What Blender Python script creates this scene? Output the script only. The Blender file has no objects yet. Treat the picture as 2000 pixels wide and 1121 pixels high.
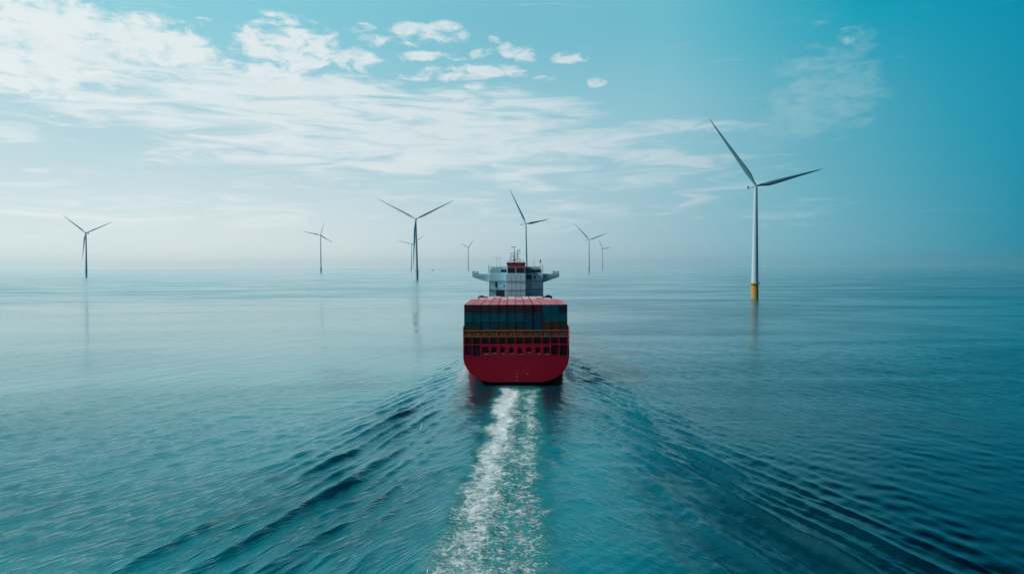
import bpy, bmesh, math, random
import numpy as np
from mathutils import Vector, Matrix

random.seed(7)
R = math.radians
scene = bpy.context.scene
col = scene.collection

# ------------------------------------------------------------------ camera
CAM_H, FPX, HZ = 36.0, 1351.0, 523.0            # height over the sea, focal length in photo pixels, horizon row
cam_d = bpy.data.cameras.new("camera")
cam = bpy.data.objects.new("camera", cam_d)
col.objects.link(cam)
cam.location = (0, 0, CAM_H)
cam.rotation_euler = (R(90), R(0.186), 0)
cam_d.sensor_width = 36.0
cam_d.lens = 36.0 * FPX / 2000.0
cam_d.shift_y = -(560.5 - HZ) / 2000.0
cam_d.clip_start, cam_d.clip_end = 1.0, 200000.0
scene.camera = cam

# ------------------------------------------------------------------ exposure
scene.view_settings.view_transform = 'Standard'
scene.view_settings.look = 'None'
scene.view_settings.exposure = 0.0
scene.view_settings.gamma = 1.0
scene.view_settings.use_curve_mapping = False
scene.cycles.max_bounces = 6
scene.cycles.volume_bounces = 0
scene.cycles.caustics_reflective = False
scene.cycles.caustics_refractive = False

# ------------------------------------------------------------------ sun
SUN_AZ, SUN_EL = -99.0, 41.0                     # degrees from the ship's heading (left is negative), above the horizon
sd = Vector((math.sin(R(SUN_AZ)) * math.cos(R(SUN_EL)), math.cos(R(SUN_AZ)) * math.cos(R(SUN_EL)), math.sin(R(SUN_EL))))
sun_d = bpy.data.lights.new("sun", 'SUN')
sun_d.energy, sun_d.angle, sun_d.color = 3.4, R(0.6), (1.0, 0.94, 0.86)
sun = bpy.data.objects.new("sun", sun_d)
sun.rotation_euler = sd.to_track_quat('Z', 'Y').to_euler()
sun.location = (0, 0, 300)
col.objects.link(sun)

# ------------------------------------------------------------------ node helpers
def lin(c):
    return tuple((v / 12.92 if v <= 0.04045 else ((v + 0.055) / 1.055) ** 2.4) for v in (x / 255 for x in c))

class G:
    """a node tree with arithmetic on its sockets"""
    def __init__(s, tree): s.t = tree
    def node(s, kind, **kw):
        n = s.t.nodes.new(kind)
        for k, v in kw.items(): setattr(n, k, v)
        return n
    def put(s, sock, v):
        if isinstance(v, S): s.t.links.new(v.k, sock)
        else: sock.default_value = v
    def math(s, op, *a):
        n = s.node('ShaderNodeMath', operation=op)
        for i, v in enumerate(a): s.put(n.inputs[i], v)
        return S(s, n.outputs[0])
    def smooth(s, v, a, b, lo=0.0, hi=1.0):
        n = s.node('ShaderNodeMapRange', interpolation_type='SMOOTHSTEP')
        s.put(n.inputs[0], v); s.put(n.inputs[1], a); s.put(n.inputs[2], b); s.put(n.inputs[3], lo); s.put(n.inputs[4], hi)
        return S(s, n.outputs[0])
    def vec(s, x, y, z=0.0):
        n = s.node('ShaderNodeCombineXYZ')
        s.put(n.inputs[0], x); s.put(n.inputs[1], y); s.put(n.inputs[2], z)
        return S(s, n.outputs[0])
    def sep(s, v):
        n = s.node('ShaderNodeSeparateXYZ'); s.put(n.inputs[0], v)
        return [S(s, o) for o in n.outputs]
    def noise(s, v, scale, detail=4.0, rough=0.55, dist=0.0, lac=2.0):
        n = s.node('ShaderNodeTexNoise')
        s.put(n.inputs['Vector'], v)
        n.inputs['Scale'].default_value = scale; n.inputs['Detail'].default_value = detail
        n.inputs['Roughness'].default_value = rough; n.inputs['Distortion'].default_value = dist
        n.inputs['Lacunarity'].default_value = lac
        return S(s, n.outputs[0])
    def voronoi_edge(s, v, scale):
        n = s.node('ShaderNodeTexVoronoi', feature='DISTANCE_TO_EDGE')
        s.put(n.inputs['Vector'], v); n.inputs['Scale'].default_value = scale
        return S(s, n.outputs['Distance'])
    def mix(s, f, a, b):
        n = s.node('ShaderNodeMix', data_type='RGBA')
        s.put(n.inputs[0], f)
        for i, v in ((6, a), (7, b)):
            s.put(n.inputs[i], v if isinstance(v, S) else (*v[:3], 1.0))
        return S(s, n.outputs[2])
    def ramp(s, v, stops):
        n = s.node('ShaderNodeValToRGB')
        cr = n.color_ramp
        cr.elements[0].position, cr.elements[0].color = stops[0][0], (*stops[0][1], 1)
        cr.elements[1].position, cr.elements[1].color = stops[-1][0], (*stops[-1][1], 1)
        for p, c in stops[1:-1]:
            e = cr.elements.new(p); e.color = (*c, 1)
        s.put(n.inputs[0], v)
        return S(s, n.outputs[0])

class S:
    def __init__(s, g, k): s.g, s.k = g, k
    def __add__(s, o): return s.g.math('ADD', s, o)
    __radd__ = __add__
    def __sub__(s, o): return s.g.math('SUBTRACT', s, o)
    def __rsub__(s, o): return s.g.math('SUBTRACT', o, s)
    def __mul__(s, o): return s.g.math('MULTIPLY', s, o)
    __rmul__ = __mul__
    def __truediv__(s, o): return s.g.math('DIVIDE', s, o)

# ------------------------------------------------------------------ sky
world = bpy.data.worlds.new("World")
scene.world = world
world.use_nodes = True
wt = world.node_tree
wt.nodes.clear()
g = G(wt)
tc = g.node('ShaderNodeTexCoord')
dx, dy, dz = g.sep(S(g, tc.outputs['Generated']))
AZ = g.math('ARCTAN2', dx, dy) * 57.29578
EL = g.math('ARCSINE', dz) * 57.29578
azn = (AZ + 180.0) / 360.0

def azr(stops): return g.ramp(azn, [((a + 180) / 360, lin(c)) for a, c in stops])
hor = azr([(-180, (20, 90, 115)), (-135, (130, 170, 182)), (-90, (236, 240, 238)), (-37, (224, 236, 237)), (-26, (224, 235, 236)),
           (-14, (216, 229, 231)), (0, (192, 213, 221)), (12.5, (160, 194, 206)), (24, (116, 177, 194)), (36.5, (38, 142, 167)),
           (60, (10, 105, 132)), (100, (0, 80, 105)), (180, (20, 90, 115))])
mid = azr([(-180, (0, 80, 108)), (-135, (110, 165, 182)), (-90, (240, 243, 242)), (-37, (188, 217, 225)), (-20, (182, 213, 222)),
           (0, (166, 206, 217)), (12.5, (150, 198, 211)), (24, (98, 173, 191)), (32, (50, 156, 180)), (38, (14, 142, 170)), (60, (0, 105, 136)),
           (100, (0, 78, 108)), (180, (0, 80, 108))])
top = azr([(-180, (0, 70, 104)), (-135, (70, 145, 170)), (-90, (222, 236, 240)), (-37, (146, 209, 222)), (-20, (136, 204, 219)), (0, (120, 190, 208)),
           (12.5, (112, 188, 205)), (20, (72, 174, 195)), (27, (16, 159, 185)), (36.5, (0, 142, 174)), (60, (0, 100, 136)), (100, (0, 70, 104)), (180, (0, 70, 104))])
zen = azr([(-180, (0, 50, 80)), (-130, (40, 120, 145)), (-90, (150, 205, 218)), (-40, (100, 178, 196)), (-22, (60, 155, 178)), (-5, (0, 115, 148)), (14, (0, 85, 115)), (30, (0, 28, 50)), (100, (0, 34, 60)), (180, (0, 50, 80))])
sky = g.mix(g.smooth(EL, 1.0, 11.0), hor, mid)
sky = g.mix(g.smooth(EL, 9.0, 20.0), sky, top)
z0 = g.smooth(AZ, 2.0, 34.0, 21.3, 17.6)
sky = g.mix(g.smooth(EL, z0, z0 + 7.5), sky, zen)

# clouds: a layer of soft banks and puffs laid out by bearing and height above the horizon
wob = g.noise(g.vec(AZ, EL * 1.6, 3.1), 0.10, 3.0, 0.5)
wob2 = g.noise(g.vec(AZ, EL * 1.6, 9.7), 0.10, 3.0, 0.5)
AW, EW = AZ + (wob - 0.5) * 7.0, EL + (wob2 - 0.5) * 3.2
def bank(list_, A, E):
    tot = None
    for cx, cy, rx, ry, st in list_:
        az = math.atan((cx - 1000) / FPX); c = math.cos(az)
        el = math.degrees(math.atan((HZ - cy) / FPX * c))
        ra = math.degrees(rx / FPX) * c * c; re = math.degrees(ry / FPX) * c
        u = (A - math.degrees(az)) / ra; v = (E - el) / re
        d = u * u + v * v
        m = g.smooth(d, 0.0, 2.0, st, 0.0)
        tot = m if tot is None else g.math('MAXIMUM', tot, m)
    return tot
puffs = bank([(60, 70, 210, 120, 1.0), (305, 90, 140, 66, 1.0), (570, 88, 130, 52, .95), (540, 140, 150, 40, .85), (722, 118, 75, 28, .8),
              (840, 68, 70, 20, .8), (752, 76, 32, 15, .7), (722, 56, 40, 13, .65), (402, 36, 26, 12, .65), (500, 50, 24, 8, .6), (850, 106, 40, 10, .75), (900, 105, 80, 12, .55), (962, 80, 24, 8, .55), (1010, 108, 48, 22, .75),
              (930, 142, 120, 18, .85), (1112, 120, 36, 12, .85), (1080, 112, 30, 10, .6), (1162, 156, 30, 9, .85), (1062, 158, 36, 8, .7), (920, 170, 50, 12, .7), (1640, 74, 40, 22, .45)], AW, EW)
sheets = bank([(260, 150, 330, 62, .95), (560, 205, 480, 58, .95), (880, 205, 260, 36, .9), (150, 190, 220, 40, .7), (800, 262, 420, 56, .9), (1200, 262, 300, 20, .75), (700, 300, 420, 50, .75),
               (0, 250, 130, 22, .5), (90, 332, 40, 8, .5), (250, 430, 420, 56, .5), (1060, 330, 480, 60, .58), (1250, 400, 420, 50, .45), (700, 390, 560, 60, .5), (1562, 398, 60, 14, .36), (420, 225, 260, 26, .8)], AW, EW)
wisps = bank([(1600, 185, 110, 95, .9), (1560, 250, 110, 40, .6), (1650, 110, 50, 60, .7)], AW, EW)
n_p = g.noise(g.vec(AZ * 0.8, EL * 1.9, 0.0), 0.62, 9.0, 0.60, 0.5)
n_s = g.noise(g.vec(AZ * 0.34 - EL * 0.10, EL * 2.3, 4.0), 0.42, 9.0, 0.60, 0.9)
n_w = g.noise(g.vec(AZ + EL * 1.6, EL * 2.4 - AZ * 0.5, 8.0), 0.55, 7.0, 0.6, 0.6)
c_p = g.smooth(puffs + (n_p - 0.5) * 2.2, 0.42, 1.02) * 0.92
c_s = g.smooth(sheets + (n_s - 0.5) * 2.5, 0.30, 1.05) * 0.84
c_w = g.smooth(wisps + (n_w - 0.5) * 1.6, 0.35, 1.15) * 0.42
cl_far = g.smooth(g.noise(g.vec(AZ * 0.25, EL, 2.0), 0.14, 6.0, 0.55, 0.5), 0.45, 0.72) * g.smooth(EL, 22.0, 34.0) * g.smooth(AZ, 20.0, -60.0) * 0.8   # high cloud above the frame, towards the sun
cl = g.math('MAXIMUM', g.math('MAXIMUM', c_p, c_s), g.math('MAXIMUM', c_w, cl_far))
ccol = azr([(-180, (120, 160, 175)), (-90, (250, 250, 248)), (-37, (240, 245, 244)), (-14, (232, 239, 240)), (0, (222, 232, 236)), (14, (196, 214, 222)), (28, (150, 196, 208)), (60, (70, 150, 170)), (180, (120, 160, 175))])
shade = g.smooth(g.noise(g.vec(AZ * 0.6, EL * 1.5, 15.0), 0.5, 6.0, 0.55, 0.4), 0.35, 0.75, 0.0, 0.22)
ccol = g.mix(shade, ccol, g.mix(0.45, ccol, sky))
sky = g.mix(cl, sky, ccol)

nish = g.node('ShaderNodeTexSky', sky_type='NISHITA')
nish.sun_disc = False
nish.sun_elevation = R(SUN_EL)
nish.sun_rotation = R(SUN_AZ)
nish.dust_density = 2.0
sky10 = g.node('ShaderNodeVectorMath', operation='SCALE')
g.put(sky10.inputs[0], sky); sky10.inputs['Scale'].default_value = 10.0
below = g.mix(g.smooth(EL, -4.0, -0.5), lin((40, 100, 115)), S(g, sky10.outputs[0]))
ntint = g.node('ShaderNodeMix', data_type='RGBA', blend_type='MULTIPLY')
ntint.inputs[0].default_value = 1.0
wt.links.new(nish.outputs[0], ntint.inputs[6]); ntint.inputs[7].default_value = (0.15, 0.75, 1.0, 1)
mixed = g.mix(0.04, S(g, sky10.outputs[0]), S(g, ntint.outputs[2]))
bg = g.node('ShaderNodeBackground')
bg.inputs['Strength'].default_value = 0.1
g.put(bg.inputs['Color'], mixed)
wo = g.node('ShaderNodeOutputWorld')
wt.links.new(bg.outputs[0], wo.inputs['Surface'])

# ------------------------------------------------------------------ scene helpers
Rt = Vector((math.cos(R(0.186)), 0, -math.sin(R(0.186))))
Up = Vector((math.sin(R(0.186)), 0, math.cos(R(0.186))))
Fw = Vector((0, 1, 0))
def at(px, py, dist):
    """the place that lies dist metres ahead on the sight line through a photo pixel"""
    return Vector((0, 0, CAM_H)) + dist * (Fw + Rt * ((px - 1000) / FPX) - Up * ((py - HZ) / FPX))
def on_sea(px, py):
    d = Fw + Rt * ((px - 1000) / FPX) - Up * ((py - HZ) / FPX)
    t = CAM_H / -d.z
    return Vector((0, 0, CAM_H)) + d * t

def tag(o, label=None, cat=None, group=None, kind=None):
    for k, v in (('label', label), ('category', cat), ('group', group), ('kind', kind)):
        if v: o[k] = v
    return o
def empty(name, loc, rz=0.0):
    o = bpy.data.objects.new(name, None)
    o.empty_display_size = 1.0
    o.location = loc; o.rotation_euler = (0, 0, rz)
    col.objects.link(o)
    return o

class MB:
    """collects boxes, bars, tubes and lofts and links them as one mesh object"""
    def __init__(s): s.bm = bmesh.new()
    def box(s, x0, x1, y0, y1, z0, z1, bevel=0.0):
        t = bmesh.new()
        bmesh.ops.create_cube(t, size=1.0)
        bmesh.ops.scale(t, vec=(x1 - x0, y1 - y0, z1 - z0), verts=t.verts)
        bmesh.ops.translate(t, vec=((x0 + x1) / 2, (y0 + y1) / 2, (z0 + z1) / 2), verts=t.verts)
        if bevel: bmesh.ops.bevel(t, geom=list(t.edges), offset=bevel, segments=2, affect='EDGES', profile=0.5)
        s.merge(t); return s
    def merge(s, t):
        m = bpy.data.meshes.new("tmp"); t.to_mesh(m); t.free()
        s.bm.from_mesh(m); bpy.data.meshes.remove(m)
    def loft(s, rings, cap=True):
        bm = s.bm
        vr = [[bm.verts.new(p) for p in r] for r in rings]
        n = len(vr[0])
        for a, b in zip(vr, vr[1:]):
            for i in range(n):
                bm.faces.new((a[i], a[(i + 1) % n], b[(i + 1) % n], b[i]))
        if cap:
            bm.faces.new(list(reversed(vr[0]))); bm.faces.new(vr[-1])
        return s
    def tube(s, p0, p1, r0, r1=None, n=10):
        p0, p1 = Vector(p0), Vector(p1)
        r1 = r0 if r1 is None else r1
        q = (p1 - p0).to_track_quat('Z', 'Y')
        ring = lambda p, r: [p + q @ Vector((r * math.cos(2 * math.pi * i / n), r * math.sin(2 * math.pi * i / n), 0)) for i in range(n)]
        return s.loft([ring(p0, r0), ring(p1, r1)])
    def lathe(s, prof, n=32, c=(0, 0)):
        return s.loft([[(c[0] + r * math.cos(2 * math.pi * i / n), c[1] + r * math.sin(2 * math.pi * i / n), z) for i in range(n)] for r, z in prof])
    def prism(s, pts, y0, y1):
        """outline in x, z; thickness along y"""
        return s.loft([[(x, y0, z) for x, z in pts], [(x, y1, z) for x, z in pts]])
    def build(s, name, mat, parent=None, smooth=False, loc=None):
        bmesh.ops.recalc_face_normals(s.bm, faces=s.bm.faces)
        m = bpy.data.meshes.new(name)
        s.bm.to_mesh(m); s.bm.free()
        if smooth:
            m.polygons.foreach_set('use_smooth', [True] * len(m.polygons))
            m.set_sharp_from_angle(angle=R(38))
        if mat: m.materials.append(mat)
        o = bpy.data.objects.new(name, m)
        col.objects.link(o)
        if loc is not None: o.location = loc
        if parent is not None: o.parent = parent
        return o

def paint(name, c, rough=0.5, wear=0.25, scale=0.6, streak=True, metal=0.0, spec=0.5, dirt=None):
    """painted steel: slight patches, vertical run-off streaks, uneven gloss"""
    m = bpy.data.materials.new(name)
    m.use_nodes = True
    t = m.node_tree; b = t.nodes['Principled BSDF']
    g = G(t)
    p = S(g, g.node('ShaderNodeTexCoord').outputs['Object'])
    x, y, z = g.sep(p)
    n1 = g.noise(p, scale, 6.0, 0.6)
    f = g.smooth(n1, 0.35, 0.75)
    if streak:
        n2 = g.noise(g.vec(x * 2.2, y * 2.2, z * 0.12), 1.0, 4.0, 0.6)
        f = g.math('MAXIMUM', f * 0.7, g.smooth(n2, 0.5, 0.75))
    d = dirt or tuple(v * 0.45 + 0.01 for v in c)
    g.put(b.inputs['Base Color'], g.mix(f * wear, c, d))
    g.put(b.inputs['Roughness'], n1 * 0.3 + (rough - 0.15))
    b.inputs['Metallic'].default_value = metal
    b.inputs['Specular IOR Level'].default_value = spec
    return m

# ------------------------------------------------------------------ the sea
def hash2(ix, iy, seed):
    h = (ix * 374761393 + iy * 668265263 + seed * 1442695041) & 0xFFFFFFFF
    h = ((h ^ (h >> 13)) * 1274126177) & 0xFFFFFFFF
    return ((h ^ (h >> 16)) & 0xFFFF) / 65535.0
def vnoise(x, y, seed=0):
    xi, yi = np.floor(x).astype(np.int64), np.floor(y).astype(np.int64)
    u, v = x - xi, y - yi
    u = u * u * u * (u * (u * 6 - 15) + 10); v = v * v * v * (v * (v * 6 - 15) + 10)
    a, b = hash2(xi, yi, seed), hash2(xi + 1, yi, seed)
    c, d = hash2(xi, yi + 1, seed), hash2(xi + 1, yi + 1, seed)
    return (a * (1 - u) + b * u) * (1 - v) + (c * (1 - u) + d * u) * v
def sstep(x, a, b):
    t = np.clip((x - a) / (b - a), 0, 1)
    return t * t * (3 - 2 * t)

STERN_Y, SHIP_X = 211.0, 1.2
def wake_arm(X, Y, lateral):
    """crests thrown off the bow: two narrow arms of long, fine echelon waves"""
    h = np.zeros_like(X)
    back = np.clip(300.0 - Y, 0, 400)                      # metres behind the head of the arm
    on = sstep(back, 0, 40) * sstep(back, 330, 240)
    def ridge(c): return (np.exp(1.6 * (c - 1)) - 0.36) * 1.5     # narrow crest, broad trough
    for sgn, sd_, sp, force in ((-1, 11, 0.060, 1.1), (1, 23, 0.064, 1.6)):
        a = (X - SHIP_X) * sgn
        cen = 20.5 + back * sp
        hw = 1.8 + back * 0.058
        wx = (vnoise(X / 22, Y / 40, sd_) - 0.5) * 8.0 + (vnoise(X / 7, Y / 26, sd_ + 1) - 0.5) * 1.5
        t = (a - cen) / hw
        side = sstep(a, 14, 19)
        env = np.exp(-t * t * 1.1) * side
        for k, (l0, l1, slope, amp, seed) in enumerate(((2.2, .0115, .17, 1.0, 0), (1.6, .0060, .27, .65, 40), (4.2, .0190, .12, .62, 80))):
            lam = l0 + back * l1
            L = 6.0 + back * 0.11                          # length of one crest
            gate = 0.40 + 0.85 * sstep(vnoise(a / (lam * 1.1) + 31 + seed, (Y + a * .6) / L, sd_ + 2 + k), 0.25, 0.80)
            # integrate the slowly growing wave number across the arm so that crests stay unbroken
            ph = 2 * np.pi / lam * (a - cen + slope * (Y - 80) + wx * (0.5 + 0.2 * k)) + k * 1.7
            A = lam * 0.080 * (0.72 + 0.28 * sstep(back, 10, 150)) * on * force * amp
            h += A * env * gate * ridge(np.cos(ph)) * sstep(lateral, lam * 0.5, lam * 0.2)
    return h
def sea_height(X, Y, spacing, lateral):
    rng = random.Random(5)
    h = np.zeros_like(X)
    sx = np.sqrt((X - SHIP_X) ** 2 + 64.0)                 # the diverging trains mirror about the ship's track
    wide = vnoise(X / 90, Y / 140, 3)
    for i in range(34):
        lam = 2.6 * (1.085 ** i)
        k = 2 * np.pi / lam
        th = rng.gauss(0, 0.30)
        ph = rng.uniform(0, 6.28)
        mirror = rng.random() < 0.6
        cth, sth = math.cos(0.55 + th), math.sin(0.55 + th)
        base = sx if mirror else X
        u = base * cth + Y * sth
        if not mirror and rng.random() < 0.5: u = -base * 0.25 + Y * 0.97 + base * th
        warp = (vnoise(X / (lam * 5) + i, Y / (lam * 5), i) - 0.5) * lam * 1.4
        amp = lam * (0.0018 + 0.0016 * (lam < 7)) * (0.4 + 1.2 * vnoise(X / (lam * 7) + 3 * i, Y / (lam * 9), 50 + i)) * (1.0 if lam < 12 else 12 / lam)
        h += amp * np.sin(k * (u + warp) + ph) * sstep(spacing, lam * 0.45, lam * 0.18)
    h *= 0.55 + 0.9 * wide
    h *= 1 - 0.45 * sstep(X, 30, 80) * sstep(Y, 150, 90)
    h *= 1 - 0.35 * sstep(Y, 200, 400)
    h *= 1 - 0.65 * sstep(-X, 0, 60) * sstep(Y, 90, 240)   # sheltered, slick water on the sunny side
    h += wake_arm(X, Y, lateral)
    # churned track behind the propeller
    back = STERN_Y + 2 - Y
    xc = 1.9 - (200 - Y) * 0.04
    t = (X - xc) / 6.4
    m = np.exp(-(t ** 4)) * sstep(back, 0, 8) * (Y > -60)
    ch = (vnoise(X / 1.6, Y / 2.4, 71) - 0.5) * 0.55 + (vnoise(X / 0.8, Y / 1.1, 72) - 0.5) * 0.25 + (vnoise(X / 4, Y / 9, 73) - 0.5) * 0.5
    h += m * ch * 0.7 * sstep(spacing, 2.5, 0.7)
    edge = np.exp(-((np.abs(t) - 1.15) / 0.28) ** 2) * sstep(back, 0, 12)
    h += edge * 0.16 * (0.4 + vnoise(X / 3, Y / 12, 74))
    return h

def build_sea():
    az = np.concatenate([np.arange(-180, -46, 1.2), np.arange(-46, 46, 0.092), np.arange(46, 180, 1.2)])
    az = np.radians(az); na = len(az)
    r = np.concatenate([[2.0, 8.0, 18.0, 30.0, 42.0], np.geomspace(50, 420, 620), np.geomspace(423, 1500, 190), np.geomspace(1540, 45000, 60)])
    nr = len(r)
    A, Rr = np.meshgrid(az, r)
    X, Y = Rr * np.sin(A), Rr * np.cos(A)
    dr = np.gradient(r)[:, None] * np.ones_like(A)
    da = np.gradient(az)[None, :] * Rr
    spacing = np.maximum(dr, np.abs(da))
    Z = np.zeros_like(X)
    near = r < 1500
    Z[near] = sea_height(X[near], Y[near], spacing[near], np.maximum(np.abs(da), dr * 0.3)[near])
    co = np.stack([X, Y, Z], -1).reshape(-1, 3)
    co = np.vstack([co, [[0, 0, 0]]])
    i = np.arange(nr - 1)[:, None] * na; j = np.arange(na)[None, :]
    j2 = (j + 1) % na
    quads = np.stack([i + j, i + na + j, i + na + j2, i + j2], -1).reshape(-1, 4)[:, ::-1]
    c = len(co) - 1
    tris = np.stack([np.full(na, c), j[0], j2[0]], -1)[:, ::-1]
    m = bpy.data.meshes.new("sea")
    nl = quads.size + tris.size
    m.vertices.add(len(co)); m.loops.add(nl); m.polygons.add(len(quads) + len(tris))
    m.vertices.foreach_set('co', co.astype(np.float32).ravel())
    m.loops.foreach_set('vertex_index', np.concatenate([quads.ravel(), tris.ravel()]).astype(np.int32))
    m.polygons.foreach_set('loop_start', np.concatenate([np.arange(len(quads)) * 4, quads.size + np.arange(len(tris)) * 3]).astype(np.int32))
    m.polygons.foreach_set('use_smooth', np.ones(len(quads) + len(tris), dtype=bool))
    m.update(calc_edges=True)
    m.validate()
    o = bpy.data.objects.new("sea", m)
    col.objects.link(o)
    tag(o, kind='structure')
    return o

def water_material():
    m = bpy.data.materials.new("sea water")
    m.use_nodes = True
    t = m.node_tree
    g = G(t)
    out = t.nodes['Material Output']
    t.nodes.remove(t.nodes['Principled BSDF'])
    wb = g.node('ShaderNodeBsdfDiffuse')
    gl_ = g.node('ShaderNodeBsdfGlossy')
    fr = g.node('ShaderNodeFresnel')
    fr.inputs['IOR'].default_value = 1.6
    x, y, z = g.sep(S(g, g.node('ShaderNodeNewGeometry').outputs['Position']))
    xs = x - SHIP_X
    ax = g.math('SQRT', xs * xs + 36.0)
    q, p = ax * 0.86 + y * 0.51, y * 0.86 - ax * 0.51
    wv = (g.noise(g.vec(x, y), 0.035, 3.0) - 0.5) * 9.0
    r1 = g.noise(g.vec(q * 1.0 + wv, p * 0.22), 0.55, 4.0, 0.62, 0.4)
    r2 = g.noise(g.vec(x * 0.55 + y * 0.2, y * 1.0 - x * 0.1, 5.0), 0.9, 4.0, 0.62, 0.3)
    r3 = g.noise(g.vec(q * 1.0, p * 0.35, 9.0), 3.1, 2.0, 0.6)
    r4 = g.noise(g.vec(q * 1.0 + wv, p * 0.11, 13.0), 1.5, 5.0, 0.68, 0.3)
    r5 = g.noise(g.vec(q * 1.0 + wv * 0.6, p * 0.085, 43.0), 0.85, 3.0, 0.55, 0.5)
    calm = g.smooth(g.noise(g.vec(x * 0.35, y * 1.0, 2.0), 0.011, 4.0, 0.55, 1.2), 0.36, 0.66, 0.35, 1.15)       # wind lanes and slicks
    # propeller track
    xc = 1.9 - (200.0 - y) * 0.04
    tt = (x - xc) / (6.0 + (200.0 - y) * 0.012)
    wig = (g.noise(g.vec(x, y, 1.0), 0.12, 3.0) - 0.5) * 0.9
    tw = tt + wig
    behind = g.smooth(y, STERN_Y + 1.0, STERN_Y - 9.0)
    inside = g.smooth(g.math('ABSOLUTE', tw), 1.30, 0.75) * behind
    age = g.smooth(y, STERN_Y, 40.0)                                        # 0 fresh .. 1 old
    gl = g.math('EXPONENT', (tw + 0.46) * (tw + 0.46) * -4.2)
    gr = g.math('EXPONENT', (tw - 0.62) * (tw - 0.62) * -12.0)
    dens = (gl * (0.95 - age * 0.30) + gr * (0.48 - age * 0.25) + 0.28 + age * 0.08) * inside
    fn = g.noise(g.vec(x * 0.62, y * 1.05, 6.0), 1.1, 10.0, 0.74, 0.9)
    fb = g.noise(g.vec(x, y * 0.8, 16.0), 0.22, 3.0, 0.5)
    wx = (g.noise(g.vec(x, y, 20.0), 0.5, 3.0) - 0.5) * 2.2
    lace = g.voronoi_edge(g.vec(x + wx, y * 0.62 + wx, 0.0), 0.55)
    lace2 = g.voronoi_edge(g.vec(x * 1.0 + wx, y * 0.5 - wx, 4.0), 1.5)
    lc = g.smooth(lace, 0.13, 0.0) * 0.55 + g.smooth(lace2, 0.16, 0.0) * 0.35
    f2 = g.noise(g.vec(x * 0.55 + wx * 0.5, y * 0.8 - wx * 0.5, 26.0), 0.75, 5.0, 0.6, 1.2)
    thread = g.smooth(g.math('ABSOLUTE', f2 - 0.5), 0.035, 0.0)
    fv = thread * (0.35 + age * 0.35) * inside + dens * (1.10 - age * 0.50) + (fn - 0.5) * 3.0 + (fb - 0.5) * 0.9 + lc * (0.25 + age * 0.42) * inside
    foam = g.smooth(fv, 0.56, 1.20) * g.smooth(dens, 0.02, 0.2)
    # streaks of broken water along the hull sides and at the head of the arms
    hullside = g.smooth(g.math('ABSOLUTE', g.math('ABSOLUTE', xs) - 18.0), 5.0, 0.0) * g.smooth(y, 200.0, 225.0) * g.smooth(y, 425.0, 396.0)
    foam2 = g.smooth(hullside * 0.90 + (fn - 0.5) * 1.6, 0.62, 1.1) * 0.7
    foam = g.math('MAXIMUM', foam, foam2)
    # body colour: sky sheen painted in at left, shade at near right, and the wash pushed out behind the ship
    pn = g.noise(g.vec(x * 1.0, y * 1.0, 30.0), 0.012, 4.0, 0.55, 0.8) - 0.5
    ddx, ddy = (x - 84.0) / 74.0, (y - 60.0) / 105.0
    deep = g.smooth(g.math('SQRT', ddx * ddx + ddy * ddy) + pn * 1.2, 1.30, 0.55)  # shading of the near right sea, painted as a dark patch
    left_sheen = g.smooth(x + pn * 170.0, 34.0, -60.0)  # silvery sky sheen of the left sea, painted as paler water
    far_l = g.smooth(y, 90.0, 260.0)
    body = g.mix(left_sheen, (0.000, 0.080, 0.115), g.mix(far_l, (0.000, 0.170, 0.205), (0.050, 0.240, 0.275)))
    wash = g.smooth(g.math('ABSOLUTE', xs - 1.0) + pn * 24.0, 27.0, 10.0) * g.smooth(y, 190.0, 120.0)
    body = g.mix(wash * 0.85, body, (0.000, 0.180, 0.220))
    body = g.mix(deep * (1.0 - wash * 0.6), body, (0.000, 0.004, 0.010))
    flank = g.smooth(g.math('ABSOLUTE', g.math('ABSOLUTE', xs) - 11.5), 8.0, 3.5) * g.smooth(y + pn * 30.0, 162.0, 188.0)      # dark stern reflection beside the foam, painted into the body colour
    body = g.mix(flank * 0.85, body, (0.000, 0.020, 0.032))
    body = g.mix(inside * 0.9, body, (0.000, 0.215, 0.225))
    body = g.mix(g.smooth(dens + (fb - 0.5) * 1.2, 0.20, 1.15) * 0.45, body, (0.06, 0.46, 0.48))
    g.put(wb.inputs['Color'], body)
    g.put(gl_.inputs['Color'], g.mix(g.smooth(S(g, fr.outputs[0]), 0.12, 0.60), (0.30, 0.92, 1.0), (0.96, 1.0, 1.0)))
    g.put(gl_.inputs['Roughness'], calm * 0.07 + 0.03 + g.smooth(y, 350.0, 1100.0) * 0.16)
    h = (r1 - 0.5) * 0.16 + (r2 - 0.5) * 0.10 + (r3 - 0.5) * 0.09 + (r4 - 0.5) * 0.26 + g.math('POWER', 1.0 - g.math('ABSOLUTE', r5 - 0.5) * 2.0, 6.0) * 0.075
    h = h * calm * (1.0 - deep * 0.84) * g.smooth(g.math('ABSOLUTE', y - 420.0), 0.0, 260.0, 0.65, 1.0) * (1.0 - left_sheen * g.smooth(y, 85.0, 230.0) * g.smooth(y, 1000.0, 420.0) * 0.72) + foam * 0.10 + (fn - 0.5) * inside * 0.5
    bp = g.node('ShaderNodeBump')
    bp.inputs['Strength'].default_value = 1.0
    bp.inputs['Distance'].default_value = 1.0
    g.put(bp.inputs['Height'], h)
    for nd in (gl_, fr, wb): t.links.new(bp.outputs[0], nd.inputs['Normal'])
    b = g.node('ShaderNodeMixShader')
    t.links.new(fr.outputs[0], b.inputs[0]); t.links.new(wb.outputs[0], b.inputs[1]); t.links.new(gl_.outputs[0], b.inputs[2])
    fo = g.node('ShaderNodeBsdfDiffuse')
    fo.inputs['Color'].default_value = (0.72, 0.80, 0.81, 1)
    t.links.new(bp.outputs[0], fo.inputs['Normal'])
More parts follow.
